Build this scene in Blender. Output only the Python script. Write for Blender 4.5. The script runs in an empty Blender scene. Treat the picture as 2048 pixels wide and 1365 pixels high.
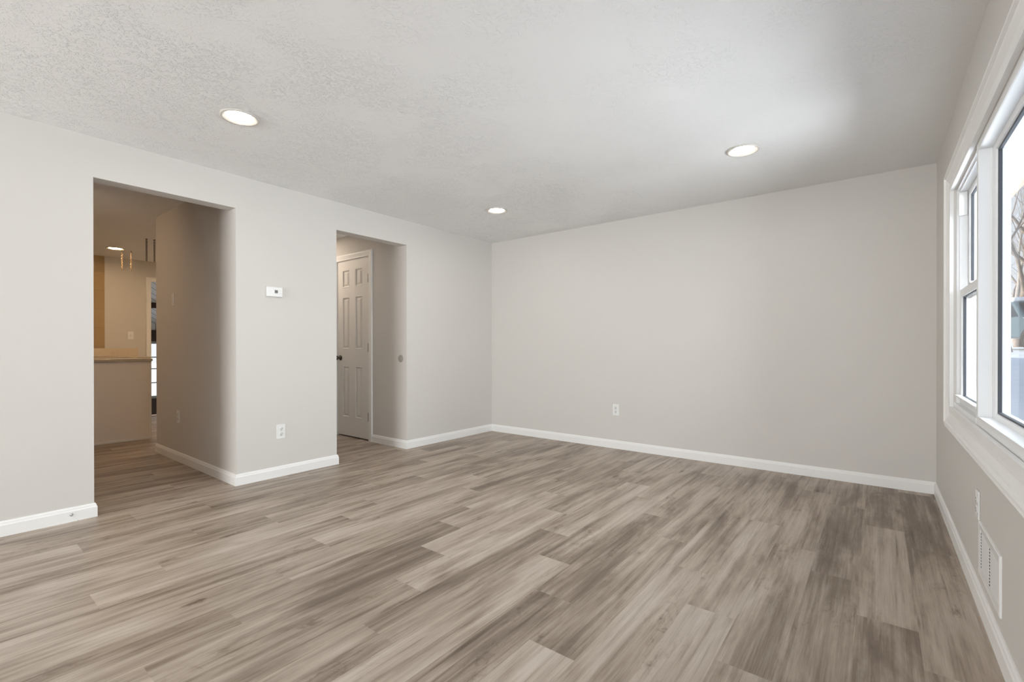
import bpy, bmesh, math, random
from mathutils import Vector, Matrix

SC = bpy.context.scene
COL = SC.collection
W, H = 4.307, 2.44            # room width (left wall x=0, window wall x=W), ceiling height
RNG = random.Random(7)

# ------------------------------------------------------------------ camera
cam_d = bpy.data.cameras.new('camera')
cam = bpy.data.objects.new('camera', cam_d)
COL.objects.link(cam)
yaw, pitch, roll = -0.663821, -0.00271, -0.00071
fw = Vector((math.cos(pitch) * math.sin(yaw), math.cos(pitch) * math.cos(yaw), math.sin(pitch)))
r0 = Vector((math.cos(yaw), -math.sin(yaw), 0)); u0 = r0.cross(fw)
rr = math.cos(roll) * r0 + math.sin(roll) * u0
uu = -math.sin(roll) * r0 + math.cos(roll) * u0
M = Matrix((rr, uu, -fw)).transposed().to_4x4()
M.translation = Vector((3.96684, -4.63689, 1.08538))
cam.matrix_world = M
cam_d.sensor_width = 36.0
cam_d.lens = 935.454 * 36 / 2048
cam_d.shift_y = 15.32 / 2048
cam_d.clip_start = 0.02
cam_d.clip_end = 600
SC.camera = cam

# ------------------------------------------------------------------ world, sun, exposure
SC.view_settings.view_transform = 'Standard'
SC.view_settings.look = 'None'
SC.view_settings.gamma = 1.0
SC.view_settings.use_curve_mapping = False
SC.view_settings.exposure = 1.04

wd = bpy.data.worlds.new('sky')
SC.world = wd
wd.use_nodes = True
nt = wd.node_tree
nt.nodes.clear()
o_ = nt.nodes.new('ShaderNodeOutputWorld'); b_ = nt.nodes.new('ShaderNodeBackground')
tc = nt.nodes.new('ShaderNodeTexCoord'); sx = nt.nodes.new('ShaderNodeSeparateXYZ')
cr = nt.nodes.new('ShaderNodeValToRGB')
cr.color_ramp.elements[0].position = 0.0; cr.color_ramp.elements[0].color = (0.92, 0.94, 0.97, 1)
cr.color_ramp.elements[1].position = 0.75; cr.color_ramp.elements[1].color = (0.50, 0.64, 0.86, 1)
e = cr.color_ramp.elements.new(0.25); e.color = (0.76, 0.85, 0.97, 1)
nt.links.new(tc.outputs['Generated'], sx.inputs[0]); nt.links.new(sx.outputs['Z'], cr.inputs[0])
nt.links.new(cr.outputs[0], b_.inputs[0]); nt.links.new(b_.outputs[0], o_.inputs[0])
b_.inputs[1].default_value = 0.52


def lamp(name, kind, loc, rot, energy, color, **kw):
    d = bpy.data.lights.new(name, kind)
    d.energy = energy; d.color = color
    for k, v in kw.items():
        setattr(d, k, v)
    o = bpy.data.objects.new(name, d); COL.objects.link(o)
    o.location = loc; o.rotation_euler = rot
    return o


def aim(o, d):
    o.rotation_euler = Vector(d).to_track_quat('-Z', 'Y').to_euler()


sun = lamp('sun', 'SUN', (-20, 0, 15), (0, 0, 0), 4.2, (1.0, 0.95, 0.86), angle=0.01)
aim(sun, (1.0, 0.12, -0.24))
# daylight coming in through the wide window, then fill lamps added behind the camera
day = lamp('window_daylight', 'AREA', (W + 1.3, -0.40, 1.62), (0, 0, 0), 188, (0.90, 0.955, 1.0), shape='RECTANGLE', size=3.6, size_y=2.4)
aim(day, (-1, 0, 0.0))
day.data.spread = math.radians(125)
fill2 = lamp('rear_fill_lamp', 'AREA', (1.15, -9.28, 1.45), (0, 0, 0), 112, (0.97, 0.985, 1.0), shape='RECTANGLE', size=1.95, size_y=1.5)  # added fill light outside an invented rear window
aim(fill2, (0, 1, 0))
fill3 = lamp('side_fill_lamp', 'AREA', (W + 0.25, -7.1, 1.40), (0, 0, 0), 3, (0.95, 0.98, 1.0), shape='RECTANGLE', size=2.4, size_y=1.3)  # added fill for the left wall, outside an invented side window
aim(fill3, (-1, 0, 0))
# unseen lamps added to brighten the rooms behind the openings
lamp('kitchen_fill_lamp', 'AREA', (-3.9, -4.5, H - 0.02), (0, 0, 0), 3, (1.0, 0.68, 0.40), shape='DISK', size=0.5)
lamp('kitchen_fill_lamp', 'AREA', (-3.4, -1.75, H - 0.02), (0, 0, 0), 6, (1.0, 0.74, 0.48), shape='DISK', size=0.3)
cl = lamp('corridor_fill_lamp', 'AREA', (-1.3, -4.4, H - 0.12), (0, 0, 0), 3.6, (1.0, 0.70, 0.44), shape='DISK', size=0.3)  # added lamp, tilted towards the peninsula panel to brighten it
aim(cl, (-1.0, 0.25, -0.75))
lamp('hall_fill_lamp', 'AREA', (-1.55, -1.85, H - 0.02), (0, 0, 0), 3.0, (1.0, 0.84, 0.68), shape='DISK', size=0.3)

# ------------------------------------------------------------------ materials
MATS = {}


def mat(name, col, rough=0.5, metal=0.0, bump=None, emit=None, spec=None, var=None):
    """principled material; bump=(scale, strength, distance), var=(scale, amount) mottles the colour"""
    if name in MATS:
        return MATS[name]
    m = bpy.data.materials.new(name); m.use_nodes = True
    n = m.node_tree; p = n.nodes['Principled BSDF']
    p.inputs['Base Color'].default_value = (*col, 1)
    p.inputs['Roughness'].default_value = rough
    p.inputs['Metallic'].default_value = metal
    if spec is not None:
        p.inputs['Specular IOR Level'].default_value = spec
    if emit:
        p.inputs['Emission Color'].default_value = (*emit[0], 1)
        p.inputs['Emission Strength'].default_value = emit[1]
    t = n.nodes.new('ShaderNodeTexCoord')
    if bump:
        z = n.nodes.new('ShaderNodeTexNoise'); z.inputs['Scale'].default_value = bump[0]; z.inputs['Detail'].default_value = 4
        b = n.nodes.new('ShaderNodeBump'); b.inputs['Strength'].default_value = bump[1]; b.inputs['Distance'].default_value = bump[2]
        n.links.new(t.outputs['Object'], z.inputs['Vector']); n.links.new(z.outputs['Fac'], b.inputs['Height'])
        n.links.new(b.outputs[0], p.inputs['Normal'])
    if var:
        z = n.nodes.new('ShaderNodeTexNoise'); z.inputs['Scale'].default_value = var[0]; z.inputs['Detail'].default_value = 5
        r = n.nodes.new('ShaderNodeValToRGB')
        r.color_ramp.elements[0].position = 0.3; r.color_ramp.elements[1].position = 0.7
        r.color_ramp.elements[0].color = (*[c * (1 - var[1]) for c in col], 1)
        r.color_ramp.elements[1].color = (*[min(1, c * (1 + var[1])) for c in col], 1)
        n.links.new(t.outputs['Object'], z.inputs['Vector']); n.links.new(z.outputs['Fac'], r.inputs[0])
        n.links.new(r.outputs[0], p.inputs['Base Color'])
    MATS[name] = m
    return m


def ramp(n, pts):
    r = n.nodes.new('ShaderNodeValToRGB')
    el = r.color_ramp.elements
    el[0].position, el[0].color = pts[0][0], (*pts[0][1], 1)
    el[1].position, el[1].color = pts[-1][0], (*pts[-1][1], 1)
    for q, c in pts[1:-1]:
        k = el.new(q); k.color = (*c, 1)
    return r


def math_node(n, op, a, b=None):
    k = n.nodes.new('ShaderNodeMath'); k.operation = op
    for i, v in enumerate((a, b)):
        if v is None:
            continue
        if isinstance(v, (int, float)):
            k.inputs[i].default_value = v
        else:
            n.links.new(v, k.inputs[i])
    return k.outputs[0]


def wall_paint():
    return mat('wall_paint', (0.655, 0.626, 0.590), 0.62, bump=(180, 0.10, 0.002))


def ceiling_material():
    m = bpy.data.materials.new('ceiling_plaster'); m.use_nodes = True
    n = m.node_tree; p = n.nodes['Principled BSDF']
    p.inputs['Base Color'].default_value = (0.88, 0.878, 0.87, 1); p.inputs['Roughness'].default_value = 0.75
    t = n.nodes.new('ShaderNodeTexCoord'); L = n.links.new
    s = n.nodes.new('ShaderNodeSeparateXYZ'); L(t.outputs['Object'], s.inputs[0])

    def noise(scale, detail, rough=0.5, dist=0.0):
        z = n.nodes.new('ShaderNodeTexNoise'); z.inputs['Scale'].default_value = scale; z.inputs['Detail'].default_value = detail
        z.inputs['Roughness'].default_value = rough; z.inputs['Distortion'].default_value = dist
        L(t.outputs['Object'], z.inputs['Vector']); return z.outputs['Fac']
    # stippled plaster, heavier towards the openings wall, in drifting patches
    patch = ramp(n, [(0.40, (0.12,) * 3), (0.58, (1,) * 3)]); L(noise(2.3, 5, 0.6, 0.8), patch.inputs[0])
    side = ramp(n, [(0.0, (1.0,) * 3), (0.42, (1.0,) * 3), (0.56, (0.34,) * 3), (1.0, (0.20,) * 3)])
    wob = math_node(n, 'MULTIPLY', math_node(n, 'SUBTRACT', noise(0.9, 3), 0.5), 1.6)
    L(math_node(n, 'DIVIDE', math_node(n, 'ADD', s.outputs['X'], wob), W), side.inputs[0])
    mask = math_node(n, 'MULTIPLY', patch.outputs[0], side.outputs[0])
    stip = ramp(n, [(0.52, (0,) * 3), (0.62, (1,) * 3)]); L(noise(40, 4, 0.60, 1.6), stip.inputs[0])
    fine = noise(120, 3, 0.6)
    h = math_node(n, 'MULTIPLY', stip.outputs[0], mask)
    h = math_node(n, 'ADD', h, math_node(n, 'MULTIPLY', fine, 0.20))
    h = math_node(n, 'ADD', h, math_node(n, 'MULTIPLY', math_node(n, 'MULTIPLY', noise(20, 4, 0.65, 1.5), mask), 0.45))
    # a faint taped joint running down the room
    seam = math_node(n, 'ABSOLUTE', math_node(n, 'SUBTRACT', math_node(n, 'ADD', s.outputs['X'], math_node(n, 'MULTIPLY', wob, 0.05)), 2.10))
    seamr = ramp(n, [(0.0, (1,) * 3), (0.11, (0.0,) * 3)]); L(seam, seamr.inputs[0])
    h = math_node(n, 'ADD', h, math_node(n, 'MULTIPLY', seamr.outputs[0], 0.5))
    h = math_node(n, 'ADD', h, math_node(n, 'MULTIPLY', noise(5, 2), 0.7))
    b = n.nodes.new('ShaderNodeBump'); b.inputs['Strength'].default_value = 0.66; b.inputs['Distance'].default_value = 0.0075
    L(h, b.inputs['Height']); L(b.outputs[0], p.inputs['Normal'])
    return m


def floor_material():
    m = bpy.data.materials.new('vinyl_planks'); m.use_nodes = True
    n = m.node_tree; p = n.nodes['Principled BSDF']; L = n.links.new
    t = n.nodes.new('ShaderNodeTexCoord')
    a = n.nodes.new('ShaderNodeVertexColor'); a.layer_name = 'plank'
    sc = n.nodes.new('ShaderNodeSeparateColor'); L(a.outputs['Color'], sc.inputs[0])
    s = n.nodes.new('ShaderNodeSeparateXYZ'); L(t.outputs['Object'], s.inputs[0])
    seed = math_node(n, 'MULTIPLY', sc.outputs['Green'], 60.0)

    def noise(kx, ky, detail, rough=0.55, dist=0.0, off=0.0):
        c = n.nodes.new('ShaderNodeCombineXYZ')
        L(math_node(n, 'MULTIPLY', s.outputs['X'], kx), c.inputs[0]); L(math_node(n, 'MULTIPLY', s.outputs['Y'], ky), c.inputs[1])
        L(math_node(n, 'ADD', seed, off), c.inputs[2])
        z = n.nodes.new('ShaderNodeTexNoise'); z.inputs['Scale'].default_value = 1.0; z.inputs['Detail'].default_value = detail
        z.inputs['Roughness'].default_value = rough; z.inputs['Distortion'].default_value = dist
        L(c.outputs[0], z.inputs['Vector']); return z.outputs['Fac']
    cloud = noise(6.8, 1.35, 4, 0.58, 0.5)
    streak = noise(30, 0.8, 3, 0.6, 0.3, 11)
    grain = noise(150, 4.5, 3, 0.7, 0, 23)
    pores = noise(330, 22, 2, 0.6, 0, 31)
    v = math_node(n, 'ADD', math_node(n, 'MULTIPLY', cloud, 1.0), math_node(n, 'MULTIPLY', streak, 0.70))
    v = math_node(n, 'ADD', v, math_node(n, 'MULTIPLY', grain, 0.34))
    v = math_node(n, 'ADD', v, math_node(n, 'MULTIPLY', pores, 0.12))
    v = math_node(n, 'ADD', v, math_node(n, 'MULTIPLY', math_node(n, 'SUBTRACT', sc.outputs['Red'], 0.5), 0.36))
    v = math_node(n, 'SUBTRACT', v, 0.565)
    # thin dark mineral streaks along the grain
    thin = ramp(n, [(0.60, (0,) * 3), (0.72, (1,) * 3)]); L(noise(50, 1.6, 2, 0.6, 0.2, 51), thin.inputs[0])
    v = math_node(n, 'SUBTRACT', v, math_node(n, 'MULTIPLY', thin.outputs[0], 0.16))
    # mottled dark figure in drifting areas
    fig = ramp(n, [(0.50, (0,) * 3), (0.66, (1,) * 3)]); L(noise(34, 13, 6, 0.78, 0.8, 37), fig.inputs[0])
    area = ramp(n, [(0.54, (0,) * 3), (0.68, (1,) * 3)]); L(noise(5.5, 1.9, 3, 0.5, 0.4, 43), area.inputs[0])
    v = math_node(n, 'SUBTRACT', v, math_node(n, 'MULTIPLY', math_node(n, 'MULTIPLY', fig.outputs[0], area.outputs[0]), 0.24))
    # small knots
    c = n.nodes.new('ShaderNodeCombineXYZ')
    L(math_node(n, 'MULTIPLY', s.outputs['X'], 7.0), c.inputs[0]); L(math_node(n, 'MULTIPLY', s.outputs['Y'], 2.4), c.inputs[1]); L(seed, c.inputs[2])
    vo = n.nodes.new('ShaderNodeTexVoronoi'); vo.inputs['Scale'].default_value = 0.75; L(c.outputs[0], vo.inputs['Vector'])
    kn = ramp(n, [(0.0, (1,) * 3), (0.12, (0,) * 3)]); L(math_node(n, 'ADD', vo.outputs['Distance'], math_node(n, 'MULTIPLY', math_node(n, 'SUBTRACT', noise(60, 22, 3, 0.6, 0.5, 5), 0.5), 0.30)), kn.inputs[0])
    v = math_node(n, 'SUBTRACT', v, math_node(n, 'MULTIPLY', kn.outputs[0], 0.34))
    v = math_node(n, 'ADD', math_node(n, 'MULTIPLY', v, 0.90), 0.05)
    cr = ramp(n, [(0.10, (0.100, 0.068, 0.048)), (0.34, (0.208, 0.157, 0.117)), (0.54, (0.375, 0.304, 0.242)), (0.78, (0.530, 0.457, 0.386))])
    L(v, cr.inputs[0]); L(cr.outputs[0], p.inputs['Base Color'])
    p.inputs['Roughness'].default_value = 0.42
    rg = ramp(n, [(0, (0.36,) * 3), (1, (0.50,) * 3)]); L(streak, rg.inputs[0]); L(rg.outputs[0], p.inputs['Roughness'])
    b = n.nodes.new('ShaderNodeBump'); b.inputs['Strength'].default_value = 0.10; b.inputs['Distance'].default_value = 0.001
    L(grain, b.inputs['Height']); L(b.outputs[0], p.inputs['Normal'])
    return m


def glass_material():
    m = bpy.data.materials.new('window_glass'); m.use_nodes = True
    n = m.node_tree; n.nodes.remove(n.nodes['Principled BSDF']); L = n.links.new
    tr = n.nodes.new('ShaderNodeBsdfTransparent'); tr.inputs[0].default_value = (0.97, 0.985, 0.985, 1)
    gl = n.nodes.new('ShaderNodeBsdfGlossy'); gl.inputs['Roughness'].default_value = 0.02
    # Schlick reflectance, the same from both sides of the thin pane
    ge = n.nodes.new('ShaderNodeNewGeometry'); dt = n.nodes.new('ShaderNodeVectorMath'); dt.operation = 'DOT_PRODUCT'
    L(ge.outputs['Normal'], dt.inputs[0]); L(ge.outputs['Incoming'], dt.inputs[1])
    k = math_node(n, 'POWER', math_node(n, 'SUBTRACT', 1.0, math_node(n, 'ABSOLUTE', dt.outputs['Value'])), 5.0)
    k = math_node(n, 'ADD', math_node(n, 'MULTIPLY', k, 0.62), 0.035)
    mx = n.nodes.new('ShaderNodeMixShader')
    L(k, mx.inputs[0]); L(tr.outputs[0], mx.inputs[1]); L(gl.outputs[0], mx.inputs[2])
    L(mx.outputs[0], n.nodes['Material Output'].inputs[0])
    return m


def tile_material():
    m = bpy.data.materials.new('glazed_tile'); m.use_nodes = True
    n = m.node_tree; p = n.nodes['Principled BSDF']; L = n.links.new
    t = n.nodes.new('ShaderNodeTexCoord'); mp = n.nodes.new('ShaderNodeMapping')
    s = n.nodes.new('ShaderNodeSeparateXYZ'); c = n.nodes.new('ShaderNodeCombineXYZ')
    L(t.outputs['Object'], s.inputs[0]); L(s.outputs['Y'], c.inputs[0]); L(s.outputs['Z'], c.inputs[1])
    br = n.nodes.new('ShaderNodeTexBrick'); br.inputs['Scale'].default_value = 1.0
    br.inputs['Brick Width'].default_value = 0.56; br.inputs['Row Height'].default_value = 0.276; br.inputs['Mortar Size'].default_value = 0.004
    br.inputs['Color1'].default_value = (0.46, 0.33, 0.18, 1); br.inputs['Color2'].default_value = (0.43, 0.31, 0.17, 1); br.inputs['Mortar'].default_value = (0.36, 0.27, 0.17, 1)
    L(c.outputs[0], br.inputs['Vector']); L(br.outputs['Color'], p.inputs['Base Color'])
    p.inputs['Roughness'].default_value = 0.12
    b = n.nodes.new('ShaderNodeBump'); b.inputs['Strength'].default_value = 0.4; b.inputs['Distance'].default_value = 0.002; b.invert = True
    L(br.outputs['Fac'], b.inputs['Height']); L(b.outputs[0], p.inputs['Normal'])
    return m


def planked_white():
    m = bpy.data.materials.new('white_boards'); m.use_nodes = True
    n = m.node_tree; p = n.nodes['Principled BSDF']; L = n.links.new
    t = n.nodes.new('ShaderNodeTexCoord'); s = n.nodes.new('ShaderNodeSeparateXYZ'); L(t.outputs['Object'], s.inputs[0])
    d = math_node(n, 'FRACT', math_node(n, 'MULTIPLY', math_node(n, 'ADD', s.outputs['X'], math_node(n, 'MULTIPLY', s.outputs['Y'], 1.3)), 5.5))
    r = ramp(n, [(0.0, (0.30, 0.29, 0.29)), (0.10, (0.30, 0.29, 0.29)), (0.14, (0.74, 0.72, 0.71)), (1.0, (0.78, 0.76, 0.75))])
    L(d, r.inputs[0]); L(r.outputs[0], p.inputs['Base Color']); p.inputs['Roughness'].default_value = 0.5
    return m


PAINT = wall_paint()
CEIL = ceiling_material()
WHITE = mat('white_trim_paint', (0.86, 0.85, 0.83), 0.38, bump=(60, 0.04, 0.001))
VINYL = mat('white_vinyl', (0.86, 0.865, 0.865), 0.32, bump=(40, 0.02, 0.001))
DOORW = mat('door_white', (0.80, 0.775, 0.745), 0.42, bump=(90, 0.06, 0.001))
PLASTIC = mat('white_plastic', (0.83, 0.825, 0.81), 0.30, bump=(50, 0.01, 0.0005))
PLASTIC2 = mat('ivory_plastic', (0.74, 0.73, 0.71), 0.34, bump=(50, 0.01, 0.0005))
DARK = mat('dark_void', (0.02, 0.019, 0.018), 0.7, bump=(50, 0.02, 0.001))
GASKET = mat('dark_gasket', (0.05, 0.055, 0.065), 0.5, bump=(50, 0.02, 0.001))
BRONZE = mat('dark_bronze', (0.10, 0.085, 0.07), 0.32, 0.9, var=(30, 0.2))
HINGE = mat('dark_hinge', (0.05, 0.042, 0.036), 0.45, 0.4, var=(30, 0.2))
BRASS = mat('aged_steel', (0.30, 0.23, 0.15), 0.32, 1.0, var=(40, 0.2))
LCD = mat('lcd_grey', (0.10, 0.105, 0.095), 0.25, var=(300, 0.15))
DISC = mat('grey_rubber', (0.36, 0.335, 0.30), 0.6, var=(60, 0.05))
QUARTZ = mat('quartz_counter', (0.52, 0.46, 0.36), 0.22, var=(60, 0.10))
UPSTAND = mat('quartz_upstand', (0.70, 0.60, 0.47), 0.25, var=(50, 0.06))
BROWN = mat('dark_brown_stain', (0.055, 0.028, 0.018), 0.45, var=(12, 0.25))
TAN = mat('tan_board', (0.34, 0.23, 0.15), 0.5, var=(12, 0.15))
SUNFLOOR = mat('pale_tile', (0.55, 0.53, 0.50), 0.25, var=(6, 0.08))
EXT = mat('pale_siding', (0.72, 0.71, 0.69), 0.6, var=(3, 0.05))
SOFFIT = mat('white_soffit', (0.84, 0.84, 0.83), 0.5, var=(5, 0.03))
FASCIA = mat('brown_fascia', (0.26, 0.20, 0.16), 0.5, var=(8, 0.1))
SNOW = mat('snow', (0.84, 0.86, 0.90), 0.85, bump=(6, 0.5, 0.06), var=(0.8, 0.05))
BARK = mat('grey_bark', (0.25, 0.20, 0.165), 0.9, bump=(25, 0.6, 0.02), var=(6, 0.3))
BARK2 = mat('pale_bark', (0.36, 0.31, 0.27), 0.9, bump=(25, 0.6, 0.02), var=(6, 0.25))
CARP = mat('slate_blue_paint', (0.085, 0.125, 0.15), 0.25, 0.2, var=(4, 0.06))
CARG = mat('car_glass', (0.03, 0.04, 0.05), 0.08, var=(4, 0.1))
TYRE = mat('tyre_rubber', (0.025, 0.025, 0.025), 0.8, var=(30, 0.2))
CHROME = mat('chrome', (0.62, 0.63, 0.64), 0.2, 1.0, var=(30, 0.05))
RING = mat('beige_white_enamel', (0.62, 0.585, 0.54), 0.45, var=(20, 0.02))
LED = mat('led_diffuser', (0.95, 0.93, 0.9), 0.4, emit=((1.0, 0.94, 0.86), 30.0), var=(20, 0.01))
LEDK = mat('warm_led_diffuser', (0.95, 0.9, 0.82), 0.4, emit=((1.0, 0.70, 0.40), 56.0), var=(20, 0.01))
def screen_material():
    m = bpy.data.materials.new('insect_mesh'); m.use_nodes = True
    n = m.node_tree; n.nodes.remove(n.nodes['Principled BSDF']); L = n.links.new
    tr = n.nodes.new('ShaderNodeBsdfTransparent'); df = n.nodes.new('ShaderNodeBsdfDiffuse'); df.inputs[0].default_value = (0.30, 0.31, 0.32, 1)
    ge = n.nodes.new('ShaderNodeNewGeometry'); dt = n.nodes.new('ShaderNodeVectorMath'); dt.operation = 'DOT_PRODUCT'
    L(ge.outputs['Normal'], dt.inputs[0]); L(ge.outputs['Incoming'], dt.inputs[1])
    # round wires: the more slanting the view, the less open the mesh
    k = math_node(n, 'MINIMUM', math_node(n, 'DIVIDE', 0.16, math_node(n, 'MAXIMUM', math_node(n, 'ABSOLUTE', dt.outputs['Value']), 0.02)), 1.0)
    mx = n.nodes.new('ShaderNodeMixShader'); L(k, mx.inputs[0]); L(tr.outputs[0], mx.inputs[1]); L(df.outputs[0], mx.inputs[2])
    L(mx.outputs[0], n.nodes['Material Output'].inputs[0])
    return m


SCREEN = screen_material()
GLASS = glass_material()
TILE = tile_material()
BOARDS = planked_white()
FLOOR = floor_material()


# ------------------------------------------------------------------ mesh helpers
class MB:
    def __init__(self):
        self.bm = bmesh.new()

    def box(self, x0, x1, y0, y1, z0, z1, bev=0.0, seg=2):
        x0, x1 = sorted((x0, x1)); y0, y1 = sorted((y0, y1)); z0, z1 = sorted((z0, z1))
        vs = [self.bm.verts.new((x, y, z)) for x in (x0, x1) for y in (y0, y1) for z in (z0, z1)]
        fs = [(0, 1, 3, 2), (4, 6, 7, 5), (0, 4, 5, 1), (2, 3, 7, 6), (0, 2, 6, 4), (1, 5, 7, 3)]
        faces = [self.bm.faces.new([vs[i] for i in f]) for f in fs]
        if bev > 0:
            es = list({e for f in faces for e in f.edges})
            bmesh.ops.bevel(self.bm, geom=es, offset=bev, segments=seg, profile=0.5, affect='EDGES')
        return self

    def lathe(self, prof, centre=(0, 0, 0), axis='Z', n=40, smooth=True):
        """prof: (radius, height) pairs along the axis"""
        cx, cy, cz = centre
        rings = []
        for r, h in prof:
            if r <= 1e-6:
                k = [(0, 0, h)]
            else:
                k = [(r * math.cos(2 * math.pi * i / n), r * math.sin(2 * math.pi * i / n), h) for i in range(n)]
            q = []
            for a, b, c in k:
                if axis == 'Z': v = (a, b, c)
                elif axis == 'Y': v = (a, c, b)
                else: v = (c, a, b)
                q.append(self.bm.verts.new((v[0] + cx, v[1] + cy, v[2] + cz)))
            rings.append(q)
        for A, B in zip(rings, rings[1:]):
            for i in range(n):
                j = (i + 1) % n
                if len(A) == 1 and len(B) == 1: continue
                if len(A) == 1: f = self.bm.faces.new((A[0], B[i], B[j]))
                elif len(B) == 1: f = self.bm.faces.new((A[i], A[j], B[0]))
                else: f = self.bm.faces.new((A[i], A[j], B[j], B[i]))
                f.smooth = smooth
        return self

    def tube(self, pts, rad, n=8, smooth=True, caps=True):
        pts = [Vector(p) for p in pts]
        rads = rad if isinstance(rad, (list, tuple)) else [rad] * len(pts)
        rings = []
        for i, p in enumerate(pts):
            d = (pts[min(i + 1, len(pts) - 1)] - pts[max(i - 1, 0)]).normalized()
            a = d.cross(Vector((0, 0, 1)) if abs(d.z) < 0.9 else Vector((1, 0, 0))).normalized(); b = d.cross(a)
            rings.append([self.bm.verts.new(p + rads[i] * (math.cos(2 * math.pi * k / n) * a + math.sin(2 * math.pi * k / n) * b)) for k in range(n)])
        for A, B in zip(rings, rings[1:]):
            for k in range(n):
                f = self.bm.faces.new((A[k], A[(k + 1) % n], B[(k + 1) % n], B[k])); f.smooth = smooth
        if caps:
            self.bm.faces.new(rings[0][::-1]); self.bm.faces.new(rings[-1])
        return self

    def torus(self, c, R, r, rot, sz=1.0, n=12, m=6):
        """link: ring in the local x/z plane stretched by sz along z, turned by rot about z"""
        grid = []
        for i in range(n):
            a = 2 * math.pi * i / n; q = []
            for k in range(m):
                b = 2 * math.pi * k / m
                x = (R + r * math.cos(b)) * math.cos(a); z = (R * sz + r * math.cos(b)) * math.sin(a); y = r * math.sin(b)
                q.append(self.bm.verts.new((c[0] + x * math.cos(rot) - y * math.sin(rot), c[1] + x * math.sin(rot) + y * math.cos(rot), c[2] + z)))
            grid.append(q)
        for i in range(n):
            for k in range(m):
                f = self.bm.faces.new((grid[i][k], grid[(i + 1) % n][k], grid[(i + 1) % n][(k + 1) % m], grid[i][(k + 1) % m])); f.smooth = True
        return self

    def sweep(self, path, prof, mp, side=1, closed=False):
        """closed profile (o, h) swept along a 2-D path with mitred corners; o is measured to the left of the path (side=1)"""
        P = [Vector(p) for p in path]; N = len(P); secs = []
        for i in range(N):
            pr = P[i - 1] if (i > 0 or closed) else None
            nx = P[(i + 1) % N] if (i < N - 1 or closed) else None
            d1 = (P[i] - pr).normalized() if pr is not None else None
            d2 = (nx - P[i]).normalized() if nx is not None else None
            if d1 is None: d1 = d2
            if d2 is None: d2 = d1
            n1 = Vector((-d1.y, d1.x)) * side; n2 = Vector((-d2.y, d2.x)) * side
            mt = (n1 + n2) / (1 + n1.dot(n2))
            secs.append([self.bm.verts.new(mp(P[i].x + mt.x * o, P[i].y + mt.y * o, h)) for o, h in prof])
        K = len(prof)
        for i in range(N if closed else N - 1):
            A, B = secs[i], secs[(i + 1) % N]
            for k in range(K):
                self.bm.faces.new((A[k], A[(k + 1) % K], B[(k + 1) % K], B[k]))
        if not closed:
            self.bm.faces.new(secs[0]); self.bm.faces.new(secs[-1][::-1])
        return self

    def prism(self, poly, axis, a, b):
        """extrude a 2-D polygon between a and b along axis"""
        def mk(u, v, t):
            return {'X': (t, u, v), 'Y': (u, t, v), 'Z': (u, v, t)}[axis]
        A = [self.bm.verts.new(mk(u, v, a)) for u, v in poly]; B = [self.bm.verts.new(mk(u, v, b)) for u, v in poly]
        n = len(poly)
        for i in range(n):
            self.bm.faces.new((A[i], A[(i + 1) % n], B[(i + 1) % n], B[i]))
        self.bm.faces.new(A[::-1]); self.bm.faces.new(B)
        return self

    def build(self, name, m, parent=None, loc=None):
        bmesh.ops.recalc_face_normals(self.bm, faces=self.bm.faces)
        me = bpy.data.meshes.new(name); self.bm.to_mesh(me); self.bm.free()
        me.materials.append(m)
        o = bpy.data.objects.new(name, me); COL.objects.link(o)
        if parent is not None: o.parent = parent
        if loc is not None: o.location = loc
        return o


def tag(o, label, cat, group=None, kind=None):
    o['label'] = label; o['category'] = cat
    if group: o['group'] = group
    if kind: o['kind'] = kind
    return o


def thing(name, loc, label, cat, group=None, rotz=0.0, kind=None):
    o = bpy.data.objects.new(name, None); COL.objects.link(o)
    o.empty_display_size = 0.1
    o.location = loc; o.rotation_euler = (0, 0, rotz)
    return tag(o, label, cat, group, kind)


def struct(o, label, cat):
    return tag(o, label, cat, kind='structure')


def copy_thing(root, loc, rotz=None, label=None):
    r = root.copy(); COL.objects.link(r); r.location = loc
    if rotz is not None: r.rotation_euler = (0, 0, rotz)
    if label: r['label'] = label
    for ch in list(root.children):
        c = ch.copy(); COL.objects.link(c); c.parent = r
        for g in ch.children:
            d = g.copy(); COL.objects.link(d); d.parent = c
    return r


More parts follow.
